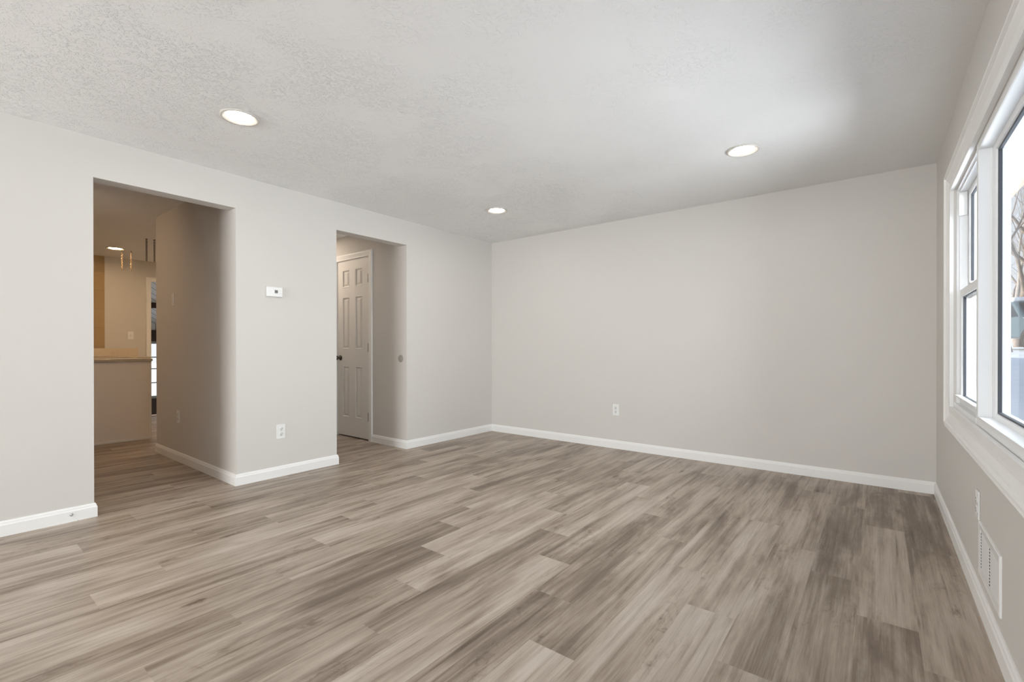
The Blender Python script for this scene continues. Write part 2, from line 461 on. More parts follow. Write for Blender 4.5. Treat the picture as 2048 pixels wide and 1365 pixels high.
# ------------------------------------------------------------------ setting: floor
def plank_floor():
    bm = bmesh.new(); lay = bm.loops.layers.float_color.new('plank')
    x0, pw, pl = 1.81, 0.19, 1.225
    joint = {0: -2.62, 1: -2.935, 2: -3.25, 3: -2.33, 4: -2.623, 5: -2.923, 6: -3.232, 7: -2.305, 8: -2.625, 9: -2.925, 10: -1.955, 11: -2.285, 12: -1.325,
             -1: -2.33, -2: -2.02, -3: -2.94, -4: -2.66, -5: -3.25, -6: -2.40, -7: -2.86, -8: -3.4, -9: -2.55}
    # print tone of single planks: (column, plank index counted from the listed joint): (tone at its near end, tone at its far end)
    tone = {(8, -1): (0.95, 0.95), (11, -1): (0.30, 0.12), (11, 0): (0.70, 0.55), (11, 1): (0.15, 0.30), (12, 0): (0.02, 0.0), (12, -1): (0.55, 0.62),
            (10, 0): (0.18, 0.14), (10, 1): (0.55, 0.45), (6, -1): (0.75, 0.80), (6, 0): (0.35, 0.45), (5, 0): (0.10, 0.40), (4, 0): (0.16, 0.5), (4, -1): (0.8, 0.75),
            (3, -1): (0.30, 0.10), (3, 0): (0.8, 0.7), (2, -1): (0.7, 0.18), (2, 0): (0.65, 0.55), (1, -1): (0.55, 0.05), (1, 0): (0.72, 0.55), (0, -1): (0.5, 0.10), (0, 0): (0.7, 0.5),
            (2, 1): (0.2, 0.5), (9, 0): (0.42, 0.5), (9, -1): (0.7, 0.4), (7, 0): (0.5, 0.45), (7, -1): (0.6, 0.7), (8, 0): (0.45, 0.5)}
    rg = random.Random(21)
    for k in range(-37, 14):
        xa, xb = x0 + k * pw, x0 + (k + 1) * pw
        xa, xb = max(xa, -5.06), min(xb, W + 0.02)
        if xb <= xa: continue
        j = joint.get(k, -2.6 + rg.random() * pl)
        for i in range(-7, 4):
            ya, yb = j + i * pl, j + (i + 1) * pl
            a, b = max(ya, -9.02), min(yb, 0.02)
            if b <= a: continue
            lo, hi = tone.get((k, i), (rg.uniform(0.25, 0.75), rg.uniform(0.25, 0.75)))
            sd = rg.random()
            f = bm.faces.new([bm.verts.new(v) for v in ((xa, a, 0), (xb, a, 0), (xb, b, 0), (xa, b, 0))])
            for lp in f.loops:
                fr = (lp.vert.co.y - ya) / pl
                lp[lay] = (lo + (hi - lo) * fr, sd, 0.5, 1)
    for z in (-0.12, -0.004):
        vs = [bm.verts.new(v) for v in ((-5.2, -9.1, z), (W + 0.08, -9.1, z), (W + 0.08, 0.1, z), (-5.2, 0.1, z))]
        f = bm.faces.new(vs if z > -0.05 else vs[::-1])
        for lp in f.loops: lp[lay] = (0.4, 0.3, 0.5, 1)
    me = bpy.data.meshes.new('floor'); bm.to_mesh(me); bm.free(); me.materials.append(FLOOR)
    o = bpy.data.objects.new('floor', me); COL.objects.link(o)
    struct(o, 'grey brown wood look plank floor running through all the rooms', 'floor')


plank_floor()
struct(MB().box(-5.2, W + 0.09, -9.12, 0.12, H, H + 0.24).build('ceiling', CEIL), 'white stippled plaster ceiling with recessed round lights', 'ceiling')

# ------------------------------------------------------------------ setting: walls
T = 0.125
O1, O2, OT = (-3.926, -3.080), (-2.215, -1.392), 2.181
b = MB()
b.box(-T, 0, -9.12, O1[0], 0, H).box(-T, 0, O1[1], O2[0], 0, H).box(-T, 0, O2[1], 0.0, 0, H)
b.box(-T, 0, O1[0], O1[1], OT, H).box(-T, 0, O2[0], O2[1], OT, H)
struct(b.build('wall_left', PAINT), 'off-white painted wall with two cased-free square openings', 'wall')
struct(MB().box(-T, W + 0.09, 0, 0.12, 0, H).build('wall_back', PAINT), 'plain greige end wall with one outlet near its foot', 'wall')
WY = (-4.22, -0.98); WZ = (0.74, 1.98)      # rough opening of the window group
b = MB()
b.box(W, W + 0.085, WY[1], 0.0, 0, H).box(W, W + 0.085, -9.12, -8.3, 0, H).box(W, W + 0.085, -5.9, WY[0], 0, H).box(W, W + 0.085, -8.3, -5.9, 0, 0.75).box(W, W + 0.085, -8.3, -5.9, 2.05, H)
b.box(W, W + 0.085, WY[0], WY[1], 0, WZ[0]).box(W, W + 0.085, WY[0], WY[1], WZ[1], H)
struct(b.build('wall_right', PAINT), 'greige window wall in the shade of its own windows', 'wall')
b = MB()
b.box(0, 0.15, -9.12, -9.0, 0, H).box(2.15, W, -9.12, -9.0, 0, H).box(0.15, 2.15, -9.12, -9.0, 0, 0.68).box(0.15, 2.15, -9.12, -9.0, 2.22, H)
struct(b.build('wall_front', PAINT), 'greige wall behind the camera with one added window', 'wall')
struct(MB().box(-1.96, -T, O1[1], O2[0], 0, H).build('wall_corridor', PAINT), 'greige corridor wall with a switch and an outlet', 'wall')
# hall wall with the closet door, its closet a shallow pocket behind
DX = (-1.322, -0.684); DT = 2.152
b = MB()
b.box(DX[1] + 0.012, -T, -1.392, -1.15, 0, H).box(-1.96, DX[0] - 0.012, -1.392, -1.15, 0, H).box(DX[0] - 0.012, DX[1] + 0.012, -1.392, -1.15, DT + 0.01, H)
b.box(DX[0] - 0.012, DX[1] + 0.012, -1.27, -1.15, 0, DT + 0.01)
struct(b.build('wall_hall', PAINT), 'greige hall wall around the closet door', 'wall')
struct(MB().box(-2.05, -1.96, -2.215, -1.15, 0, H).build('wall_hall_end', PAINT), 'greige wall closing the short hall', 'wall')
FX = -5.06
FD = (-2.334, -1.50)
b = MB()
b.box(FX - 0.14, FX, -5.6, FD[0], -0.6, H).box(FX - 0.14, FX, FD[1], -1.0, -0.6, H).box(FX - 0.14, FX, FD[0], FD[1], 2.134, H)
struct(b.build('wall_kitchen_far', PAINT), 'warm lit kitchen wall beyond the corridor with a doorway', 'wall')
struct(MB().box(FX, -T, -5.6, -5.5, 0, H).build('wall_kitchen_left', PAINT), 'kitchen side wall out of sight behind the left wall', 'wall')
struct(MB().box(FX, -2.05, -1.3, -1.15, 0, H).build('wall_kitchen_right', PAINT), 'kitchen side wall hidden behind the corridor wall', 'wall')
# rest of the house outside, roof overhang
b = MB().box(-5.2, W + 0.085, 0.12, 9.0, -0.9, H + 0.24)
struct(b.build('wall_exterior', EXT), 'pale outside wall of the rest of the house', 'wall')
ev = thing('roof_eave', (W + 0.09, 1.0, H), 'white roof overhang outside above the wide window', 'roof', kind='structure')
MB().box(0, 0.42, -8, 8, -0.08, 0.0).build('soffit', SOFFIT, ev)
MB().box(0.42, 0.45, -8, 8, -0.11, 0.16).build('fascia', FASCIA, ev)

# ------------------------------------------------------------------ setting: baseboards
BT = 0.014
BASE = [(0, 0), (BT, 0), (BT, 0.064), (0.0105, 0.072), (0.0095, 0.080), (0.005, 0.088), (0, 0.088)]
flat = lambda u, v, h: (u, v, h)


def baseboard(name, path, side, label):
    struct(MB().sweep(path, BASE, flat, side).build(name, WHITE), label, 'baseboard')


baseboard('baseboard_left', [(0, -9.0), (0, O1[0]), (-T, O1[0])], -1, 'white baseboard on the left wall, turning into the first opening')
baseboard('baseboard_pier', [(-1.96, O2[0]), (-1.96, O1[1]), (0, O1[1]), (0, O2[0]), (-1.9, O2[0])][1:5], -1, 'white baseboard wrapped around the pier between both openings')
baseboard('baseboard_hall', [(-0.600, O2[1]), (0, O2[1]), (0, 0)], -1, 'white baseboard from the closet door around to the far corner')
baseboard('baseboard_back', [(BT, 0), (W, 0)], -1, 'white baseboard along the plain end wall')
baseboard('baseboard_right', [(W, -BT), (W, -9.0)], -1, 'white baseboard along the window wall')

# small spring stop and scuff on the left baseboard
st = thing('door_stop', (BT, -4.036, 0.045), 'small grey spring door stop on the baseboard left of first opening', 'door stop')
MB().lathe([(0, 0), (0.009, 0), (0.009, 0.003), (0.004, 0.005), (0.004, 0.012), (0, 0.012)], axis='X', n=16).build('base', mat('grey_plastic', (0.42, 0.42, 0.42), 0.5, var=(40, 0.1)), st)
MB().tube([(0.010, 0.0, 0.0), (0.016, 0.010, -0.012), (0.020, 0.022, -0.030), (0.022, 0.030, -0.044)], 0.0012, 6).build('wire', mat('light_grey_plastic', (0.66, 0.66, 0.66), 0.5, var=(40, 0.1)), st)


# ------------------------------------------------------------------ closet door
def panelled(mb, xs, zs, panels, y, sgn):
    """front of a moulded six panel door in the x/z plane at y, sgn = outward y"""
    bm = mb.bm
    X = sorted(set(xs)); Z = sorted(set(zs))
    for i in range(len(X) - 1):
        for k in range(len(Z) - 1):
            xa, xb, za, zb = X[i], X[i + 1], Z[k], Z[k + 1]
            q = lambda ins, d: [bm.verts.new((u, y + sgn * d, w)) for u, w in ((xa + ins, za + ins), (xb - ins, za + ins), (xb - ins, zb - ins), (xa + ins, zb - ins))]
            if (i, k) not in panels:
                bm.faces.new(q(0, 0)); continue
            rings = [q(0, 0), q(0.003, 0.0025), q(0.008, 0.001), q(0.016, -0.013), q(0.024, -0.013), q(0.042, -0.002)]
            for A, B in zip(rings, rings[1:]):
                for j in range(4):
                    bm.faces.new((A[j], A[(j + 1) % 4], B[(j + 1) % 4], B[j]))
            bm.faces.new(rings[-1])


dr = thing('door_1', (0, 0, 0), 'white six panel closet door with dark knob and hinges in the hall', 'door', kind='structure')
mb = MB()
yf = -1.386
panelled(mb, [DX[0], -1.222, -1.078, -0.957, -0.813, DX[1]], [0.014, 0.238, 0.858, 1.064, 1.698, 1.815, 2.030, DT - 0.004], {(1, 1), (3, 1), (1, 3), (3, 3), (1, 5), (3, 5)}, yf, -1)
mb.box(DX[0], DX[1], yf + 0.0005 + 0.012, yf + 0.038, 0.014, DT - 0.004)
for xa, xb, za, zb in ((DX[0], DX[0] + 0.0005, 0.014, DT - 0.004), (DX[1] - 0.0005, DX[1], 0.014, DT - 0.004), (DX[0], DX[1], 0.014, 0.0145), (DX[0], DX[1], DT - 0.0045, DT - 0.004)):
    mb.box(xa, xb, yf, yf + 0.013, za, zb)
mb.build('door_leaf', DOORW, dr)
for hz in (1.89, 1.083, 0.276):
    hg = MB().box(DX[1] - 0.012, DX[1] + 0.006, yf - 0.003, yf + 0.002, hz - 0.05, hz + 0.05)
    hg.lathe([(0, -0.05), (0.0085, -0.05), (0.0085, 0.05), (0, 0.05)], (DX[1] + 0.001, yf - 0.005, hz), n=12).build('hinge', HINGE, dr)
kn = MB().lathe([(0, 0), (0.033, 0), (0.033, -0.006), (0.026, -0.009), (0.012, -0.012), (0.011, -0.032), (0.020, -0.038), (0.027, -0.048), (0.0285, -0.058), (0.024, -0.068), (0.010, -0.072), (0, -0.072)], (-1.268, yf, 0.958), 'Y', 32)
kn.build('knob', BRONZE, dr)
CAS = [(0, 0), (0, 0.012), (0.006, 0.016), (0.016, 0.017), (0.030, 0.015), (0.056, 0.010), (0.062, 0.011), (0.070, 0.009), (0.070, 0)]
mp = lambda u, v, h: (u, -1.392 - h, v)
c0, c1, ct = DX[0] - 0.010 - 0.07, DX[1] + 0.010 + 0.07, DT + 0.008 + 0.056
mb = MB().sweep([(c0, 0), (c0, ct), (c1, ct), (c1, 0)], CAS, mp, -1)
mb.box(DX[1] + 0.003, DX[1] + 0.012, -1.392, -1.27, 0, DT + 0.008).box(DX[0] - 0.012, DX[0] - 0.003, -1.392, -1.27, 0, DT + 0.008).box(DX[0] - 0.012, DX[1] + 0.012, -1.392, -1.27, DT, DT + 0.010)
struct(mb.build('trim_1', WHITE), 'white moulded casing around the closet door', 'door casing')

# ------------------------------------------------------------------ window wall: casing and windows
PROF = [(0, 0), (0, 0.025), (0.008, 0.029), (0.015, 0.023), (0.020, 0.023), (0.026, 0.034), (0.035, 0.034), (0.041, 0.025), (0.050, 0.024), (0.074, 0.013), (0.094, 0.010), (0.097, 0.017), (0.130, 0.017), (0.130, 0)]
mp = lambda u, v, h: (W - h, u, v)
YO = (WY[0] - 0.13, WY[1] + 0.13); ZO = (WZ[0] - 0.125, WZ[1] + 0.13)
struct(MB().sweep([(YO[0], ZO[0]), (YO[1], ZO[0]), (YO[1], ZO[1]), (YO[0], ZO[1])], PROF, mp, 1, True).build('trim_2', WHITE),
       'wide white moulded casing framing the window group', 'window casing')


def frame_sweep(mb, y0, y1, z0, z1, prof):
    """rectangular frame, prof = closed (inset, x) outline"""
    mb.sweep([(y0, z0), (y1, z0), (y1, z1), (y0, z1)], prof, lambda u, v, h: (h, u, v), 1, True)


def rect_frame(mb, y0, y1, z0, z1, wd, xa, xb, bev=0.003):
    frame_sweep(mb, y0, y1, z0, z1, [(0, xa), (wd - bev, xa), (wd, xa + bev), (wd, xb), (0, xb)])


def pane(x, y0, y1, z0, z1):
    m_ = MB(); m_.bm.faces.new([m_.bm.verts.new(v) for v in ((x, y0, z0), (x, y1, z0), (x, y1, z1), (x, y0, z1))]); return m_


def glazing(parent, y0, y1, z0, z1, x):
    g = MB(); rect_frame(g, y0 - 0.004, y1 + 0.004, z0 - 0.004, z1 + 0.004, 0.008, x - 0.006, x + 0.006, 0.001); g.build('gasket', GASKET, parent)
    pane(x, y0, y1, z0, z1).build('glass_pane', GLASS, parent)


def double_hung(name, y0, y1, label):
    wn = thing(name, (0, 0, 0), label, 'window', kind='structure')
    z0, z1 = WZ; X = W + 0.012
    f = MB()
    frame_sweep(f, y0, y1, z0, z1, [(0, X), (0.012, X), (0.012, X + 0.012), (0.020, X + 0.012), (0.020, X + 0.044), (0.012, X + 0.044), (0.012, X + 0.080), (0, X + 0.080)])
    f.box(X - 0.010, X + 0.080, y0, y1, z0, z0 + 0.030)
    f.build('window_frame', VINYL, wn)
    t = MB()
    for yy, s in ((y1 - 0.020, -1), (y0 + 0.020, 1)):
        t.box(X + 0.006, X + 0.042, yy, yy + s * 0.012, z1 - 0.155, z1 - 0.026, 0.002)
    t.build('jamb_cover', PLASTIC, wn)
    up = MB(); ya, yb = y0 + 0.014, y1 - 0.014
    rect_frame(up, ya, yb, 1.352, z1 - 0.014, 0.036, X + 0.046, X + 0.076); s = up.build('upper_sash', VINYL, wn)
    glazing(s, ya + 0.036, yb - 0.036, 1.388, z1 - 0.050, X + 0.060)
    lo = MB(); ya, yb = y0 + 0.021, y1 - 0.021
    rect_frame(lo, ya, yb, z0 + 0.031, 1.405, 0.040, X + 0.013, X + 0.043); s = lo.build('lower_sash', VINYL, wn)
    glazing(s, ya + 0.040, yb - 0.040, z0 + 0.071, 1.365, X + 0.028)
    MB().box(X + 0.0135, X - 0.010, ya + 0.004, yb - 0.004, z0 + 0.068, z0 + 0.078, 0.003).build('sash_lift', VINYL, s)
    pane(X + 0.074, y0 + 0.014, y1 - 0.014, z0 + 0.030, 1.36).build('insect_screen', SCREEN, wn)
    lk = MB().box(X + 0.008, X + 0.040, (y0 + y1) / 2 - 0.03, (y0 + y1) / 2 + 0.03, 1.405, 1.416, 0.003); lk.build('sash_lock', PLASTIC, wn)
    return wn


double_hung('window_1', -1.735, WY[1], 'white double hung side window nearest the far corner')
double_hung('window_2', WY[0], -3.465, 'white double hung side window at the near end of the group')
wn = thing('window_3', (0, 0, 0), 'wide fixed picture window in a white frame', 'window', kind='structure')
PY = (-3.465, -1.735); f = MB()
frame_sweep(f, PY[0], PY[1], WZ[0], WZ[1], [(0, W - 0.002), (0.006, W - 0.002), (0.006, W - 0.006), (0.076, W - 0.006), (0.080, W - 0.002), (0.080, W + 0.042), (0.050, W + 0.042), (0.050, W + 0.085), (0, W + 0.085)][:0] or
            [(0, W + 0.004), (0.070, W + 0.004), (0.074, W - 0.001), (0.080, W - 0.001), (0.082, W + 0.003), (0.082, W + 0.042), (0.100, W + 0.044), (0.112, W + 0.048), (0.116, W + 0.056), (0.116, W + 0.092), (0, W + 0.092)])
bm = f.bm
f.bm.verts.ensure_lookup_table()
# top and bottom rails are narrower than the mullions
for v in f.bm.verts:
    if v.co.z < 1.3:
        v.co.z = WZ[0] + (v.co.z - WZ[0]) * 0.58
    else:
        v.co.z = WZ[1] - (WZ[1] - v.co.z) * 0.58
f.build('window_frame', VINYL, wn)
glazing(wn, PY[0] + 0.118, PY[1] - 0.118, WZ[0] + 0.070, WZ[1] - 0.070, W + 0.060)
# unseen window added behind the camera to let the rear fill in
wn = thing('added_window_4', (0, 0, 0), 'added white framed window behind the camera for fill light', 'window', kind='structure')
f = MB().sweep([(0.15, 0.68), (2.15, 0.68), (2.15, 2.22), (0.15, 2.22)], [(0, -9.0), (0.06, -9.0), (0.06, -9.1), (0, -9.1)], lambda u, v, h: (u, h, v), 1, True)
f.build('window_frame', VINYL, wn)
g_ = MB(); g_.bm.faces.new([g_.bm.verts.new(v) for v in ((0.21, -9.06, 0.74), (2.09, -9.06, 0.74), (2.09, -9.06, 2.16), (0.21, -9.06, 2.16))])
g_.build('glass_pane', GLASS, wn)


wn = thing('added_window_6', (0, 0, 0), 'added white framed side window behind the camera for fill light', 'window', kind='structure')  # unseen window, added as the way in for the side fill
f = MB(); rect_frame(f, -8.3, -5.9, 0.75, 2.05, 0.06, W, W + 0.08); f.build('window_frame', VINYL, wn)
pane(W + 0.05, -8.24, -5.96, 0.81, 1.99).build('glass_pane', GLASS, wn)


# ------------------------------------------------------------------ recessed lights
def downlight(name, label, diff, grp):
    t = thing(name, (0, 0, H), label, 'ceiling light', grp)
    MB().lathe([(0.072, 0.0), (0.102, 0.0), (0.102, -0.006), (0.099, -0.0095), (0.094, -0.0105), (0.088, -0.009), (0.074, -0.003), (0.072, -0.0025), (0.072, 0.0)], n=56).build('trim_ring', RING, t)
    MB().lathe([(0, -0.0024), (0.0715, -0.0024), (0.0715, -0.0004), (0, -0.0004)], n=48).build('diffuser', diff, t)
    return t


G = 'recessed ceiling lights in the empty room'
L1 = downlight('recessed_light', 'round recessed light in the ceiling in front of the wide left opening', LED, G)
L1.location = (1.018, -3.456, H)
copy_thing(L1, (3.236, -1.131, H), label='round recessed light in the ceiling nearest the window wall')
copy_thing(L1, (1.004, -1.090, H), label='round recessed light in the ceiling nearest the far corner')
LK = downlight('recessed_light', 'glowing recessed light in the kitchen ceiling past the corridor', LEDK, None)
LK.location = (-4.21, -2.945, H)


# ------------------------------------------------------------------ wall plates (built facing +y local = out of the wall, x across, z up)
def outlet(label, grp=None, m=PLASTIC):
    t = thing('wall_outlet', (0, 0, 0), label, 'outlet', grp)
    MB().box(-0.0375, 0.0375, 0, 0.006, -0.061, 0.061, 0.0035).build('cover_plate', m, t)
    for dz in (-0.0215, 0.0215):
        k = MB().lathe([(0.0172, 0.004), (0.0172, 0.0078), (0.0160, 0.0085), (0, 0.0085)], (0, 0, dz), 'Y', 28).build('receptacle', PLASTIC2, t)
        s = MB().box(-0.0078, -0.0052, 0.0082, 0.0090, dz + 0.000, dz + 0.009).box(0.0052, 0.0074, 0.0082, 0.0090, dz + 0.001, dz + 0.008)
        s.lathe([(0.0030, 0.0082), (0.0030, 0.0090), (0, 0.0090)], (0, 0, dz - 0.0075), 'Y', 14); s.build('slots', DARK, k)
    MB().lathe([(0.003, 0.005), (0.003, 0.0068), (0, 0.0072)], (0, 0, 0), 'Y', 12).build('screw', PLASTIC2, t)
    return t


def place(t, x, y, z, face):
    t.location = (x, y, z)
    t.rotation_euler = (0, 0, {'+x': -math.pi / 2, '-x': math.pi / 2, '+y': 0, '-y': math.pi}[face])
    return t


ol = place(outlet('white duplex outlet on the pier between the two openings'), 0, -2.733, 0.378, '+x')
ol2 = copy_thing(ol, (1.755, 0, 0.415), math.pi, 'white duplex outlet low on the plain end wall')
ol3 = copy_thing(ol, (W, -1.835, 0.412), math.pi / 2, 'white duplex outlet under the windows, above the floor grille')
ol4 = copy_thing(ol, (-1.30, -3.08, 0.425), math.pi, 'white duplex outlet low on the shaded corridor wall')


def switch(label, name='light_switch'):
    t = thing(name, (0, 0, 0), label, 'light switch')
    MB().box(-0.036, 0.036, 0, 0.006, -0.061, 0.061, 0.0035).build('cover_plate', PLASTIC, t)
    MB().box(-0.006, 0.006, 0.004, 0.008, -0.013, 0.013, 0.001).build('toggle_slot', PLASTIC2, t)
    MB().prism([(0.006, -0.005), (0.020, 0.006), (0.019, 0.012), (0.006, 0.006)], 'X', -0.0042, 0.0042).build('toggle', PLASTIC, t)
    for dz in (-0.03, 0.03):
        MB().lathe([(0.003, 0.005), (0.003, 0.0068), (0, 0.0072)], (0, 0, dz), 'Y', 12).build('screw', PLASTIC2, t)
    return t


s1 = place(switch('white toggle switch high on the shaded corridor wall'), -1.435, -3.08, 1.552, '-y')
s2 = place(switch('switch plate on the warm kitchen wall beside the doorway'), FX, -2.592, 1.272, '+x')

# thermostat
t = thing('thermostat', (0, -2.790, 1.548), 'small white wall thermostat with dark square screen', 'thermostat')
t.rotation_euler = (0, 0, -math.pi / 2)
MB().box(-0.068, 0.068, 0, 0.006, -0.044, 0.044, 0.003).build('back_plate', PLASTIC2, t)
bd = MB().box(-0.064, 0.064, 0.006, 0.026, -0.041, 0.041, 0.006, 3).build('body', PLASTIC, t)
MB().box(-0.026, 0.006, 0.0255, 0.0268, -0.016, 0.020, 0.002).build('screen_bezel', PLASTIC2, bd)
MB().box(-0.022, 0.002, 0.0262, 0.0275, -0.010, 0.014).build('screen', LCD, t)
for dz in (0.010, -0.012):
    MB().box(-0.048, -0.040, 0.0255, 0.0285, dz - 0.005, dz + 0.005, 0.0015).build('button', PLASTIC2, t)

# wall bumper behind the opening
t = thing('wall_bumper', (-0.100, -1.392, 0.966), 'round grey wall protector on the jamb beside the closet door', 'wall bumper')
MB().lathe([(0, -0.006), (0.030, -0.006), (0.038, -0.005), (0.041, -0.002), (0.041, 0.0), (0, 0.0)], axis='Y', n=40).build('disc', DISC, t)

# floor-level return grille on the window wall
t = thing('air_grille', (W, -2.097, 0.248), 'white louvred air return grille low on the window wall', 'air vent')
gy, gz = 0.215, 0.108
g = MB().sweep([(-gy, -gz), (gy, -gz), (gy, gz), (-gy, gz)], [(0, 0), (0, 0.005), (0.004, 0.007), (0.008, 0.006), (0.030, 0.0045), (0.030, 0)], lambda u, v, h: (-h, u, v), 1, True)
g.build('frame', PLASTIC, t)
lv = MB(); sl_ = []
lv.box(-0.0030, 0, -gy + 0.030, gy - 0.030, -gz + 0.030, gz - 0.030)
for sec in ((-gy + 0.032, -0.004), (0.004, gy - 0.032)):
    for i in range(12):
        z = -gz + 0.036 + i * 0.0124
        lv.prism([(-0.0030, z - 0.0044), (-0.0046, z - 0.0036), (-0.0046, z - 0.0024), (-0.0030, z + 0.0050)], 'Y', sec[0], sec[1] - 0.020)
        sl_.append((sec[1], z))
lv.build('louvres', PLASTIC, t)
for y, z in sl_:
    MB().box(-0.0036, -0.0028, y - 0.019, y - 0.002, z - 0.0036, z + 0.0028).build('slot', DARK, t)

# ------------------------------------------------------------------ kitchen beyond the corridor
PX = -2.87
t = thing('kitchen_peninsula', (PX, -3.6, 0), 'pale kitchen peninsula with stone top at the end of the corridor', 'peninsula')
P0 = lambda y: y + 3.6
MB().box(-0.62, -0.006, P0(-4.9), P0(-2.905), 0.0, 0.925).build('base_cabinet', mat('greige_panel', (0.88, 0.83, 0.78), 0.55, bump=(140, 0.1, 0.002)), t)
MB().box(-0.64, 0.020, P0(-4.92), P0(-2.882), 0.925, 0.955, 0.004).build('countertop', QUARTZ, t)
MB().box(-0.006, 0.008, P0(-4.9), P0(-2.905), 0.0, 0.024, 0.003).build('base_strip', WHITE, t)
MB().box(-0.625, 0.003, P0(-2.905), P0(-2.890), 0.0, 0.925, 0.002).build('end_panel', WHITE, t)
t = thing('kitchen_counter', (FX + 0.003, -3.6, 0), 'stone kitchen counter with upstand against the far wall', 'counter')
MB().box(0.0, 0.60, P0(-4.9), P0(-2.505), 0.0, 0.925).build('base_cabinet', WHITE, t)
MB().box(0.0, 0.63, P0(-4.9), P0(-2.495), 0.925, 0.955, 0.004).build('countertop', QUARTZ, t)
MB().box(0.0, 0.020, P0(-4.9), P0(-2.500), 0.955, 1.076, 0.003).build('upstand', UPSTAND, t)
MB().box(FX, FX + 0.010, -4.9, -2.898, 1.078, H - 0.001)
struct(MB().box(FX, FX + 0.010, -4.9, -2.898, 1.078, H - 0.001).build('wall_tile', TILE), 'glossy golden tile panel on the kitchen wall', 'wall tile')
# doorway casing
mp = lambda u, v, h: (FX + h, u, v)
k0, k1, kt = FD[0] - 0.064, FD[1] + 0.064, 2.134 + 0.056
struct(MB().sweep([(k0, 0), (k0, kt), (k1, kt), (k1, 0)], CAS[:-2] + [(0.064, 0.009), (0.064, 0)], mp, -1).build('trim_3', WHITE), 'white casing of the doorway at the far end of the kitchen', 'door casing')
struct(MB().box(FX - 0.14, FX + 0.002, FD[0], FD[1], -0.02, 0.008).build('trim_4', TAN), 'tan threshold under the far kitchen doorway', 'threshold')


# hanging chains of a removed fixture
def chain(label, length, m):
    t = thing('hanging_chain', (0, 0, H), label, 'chain', 'short chains left hanging from the kitchen ceiling')
    MB().lathe([(0, 0), (0.012, 0), (0.012, -0.003), (0.004, -0.006), (0.004, -0.012), (0, -0.012)], n=16).build('hook', m, t)
    c = MB(); n = int(length / 0.019)
    for i in range(n):
        c.torus((0, 0, -0.020 - i * 0.019), 0.0088, 0.0028, (i % 2) * math.pi / 2 + 0.6, 1.35)
    c.build('links', m, t)
    return t


STEELC = mat('bright_chain', (0.42, 0.33, 0.22), 0.35, 1.0, var=(40, 0.2))
DARKC = mat('dark_chain', (0.025, 0.014, 0.010), 0.6, 0.1, var=(40, 0.2))
ch = chain('shiny hanging chain just below the kitchen light', 0.285, STEELC); ch.location = (-4.356, -2.843, H)
copy_thing(ch, (-4.30, -2.755, H), label='shiny hanging chain between the kitchen light and the dark chains')
ch = chain('dark hanging chain farther from the corridor wall edge', 0.275, DARKC); ch.location = (-3.20, -2.852, H)
copy_thing(ch, (-3.19, -2.774, H), label='dark hanging chain right beside the corridor wall edge')

# ------------------------------------------------------------------ sunroom seen through the far doorway
SX = -8.6
struct(MB().box(SX, FX - 0.14, -3.3, 1.2, -0.66, -0.52).build('floor_sunroom', SUNFLOOR), 'pale sunken sunroom floor beyond the kitchen', 'floor')
b = MB().box(SX - 0.12, SX, -3.3, 1.2, -0.66, -0.40).box(SX - 0.12, SX, -3.3, 1.2, 1.47, 1.75)
b.box(SX - 0.12, FX - 0.14, -3.42, -3.3, -0.66, 2.75).box(SX - 0.12, FX - 0.14, 1.2, 1.32, -0.66, 2.75)
struct(b.build('wall_sunroom', BOARDS), 'white boarded sunroom walls beyond the kitchen doorway', 'wall')
struct(MB().box(SX - 0.06, SX + 0.05, -3.3, 1.2, 1.225, 1.47).build('trim_5', BROWN), 'dark brown header beam above the sunroom windows', 'beam')
struct(MB().box(SX - 0.10, SX + 0.02, -3.3, 1.2, -0.40, -0.035).build('trim_6', BROWN), 'dark brown board below the sunroom windows', 'board')
struct(MB().prism([(SX - 0.3, 1.53), (FX - 0.14, 2.58), (FX - 0.14, 2.72), (SX - 0.3, 1.67)], 'Y', -3.3, 1.2).build('ceiling_sunroom', BOARDS), 'sloping white boarded sunroom ceiling', 'ceiling')
sl = (2.58 - 1.53) / (FX - 0.14 - SX + 0.3)
for i, xb in enumerate((-6.05, -7.35)):
    zc = 1.53 + (xb - SX + 0.3) * sl
    struct(MB().box(xb - 0.05, xb + 0.05, -3.3, 1.2, zc - 0.10, zc + 0.0).build('trim_%d' % (7 + i), BROWN), ['dark brown ceiling beam of the sunroom nearer the doorway', 'dark brown ceiling beam of the sunroom nearer its windows'][i], 'beam')
wn = thing('window_5', (0, 0, 0), 'bright gridded sunroom window seen through the far doorway', 'window', kind='structure')
f = MB(); f.box(SX - 0.08, SX - 0.02, -3.3, 1.2, -0.035, 0.02).box(SX - 0.08, SX - 0.02, -3.3, 1.2, 1.17, 1.225)
for z in (0.875, 0.62, 0.31):
    f.box(SX - 0.06, SX - 0.035, -3.3, 1.2, z - 0.012, z + 0.012)
for y in (-2.6, -1.95, -0.95, -0.2, 0.5):
    f.box(SX - 0.07, SX - 0.03, y - 0.03, y + 0.03, 0.02, 1.17)
f.build('window_frame', mat('grey_muntin', (0.42, 0.42, 0.42), 0.5, var=(8, 0.05)), wn)
pane(SX - 0.05, -3.3, 1.2, 0.02, 1.17).build('glass_pane', GLASS, wn)


# ------------------------------------------------------------------ outdoors: snow, trees, car
def ground_z(x, y):
    if x < 0:
        return -0.95
    d = max(0.0, min(1.0, (y + 1.0) / 11.0)); d = d * d * (3 - 2 * d)
    z = -0.45 + 1.30 * d
    far = max(0.0, y - 12) * 0.020
    bank = 0.10 * math.exp(-((y - 12.5) / 2.0) ** 2)
    return z + far + bank


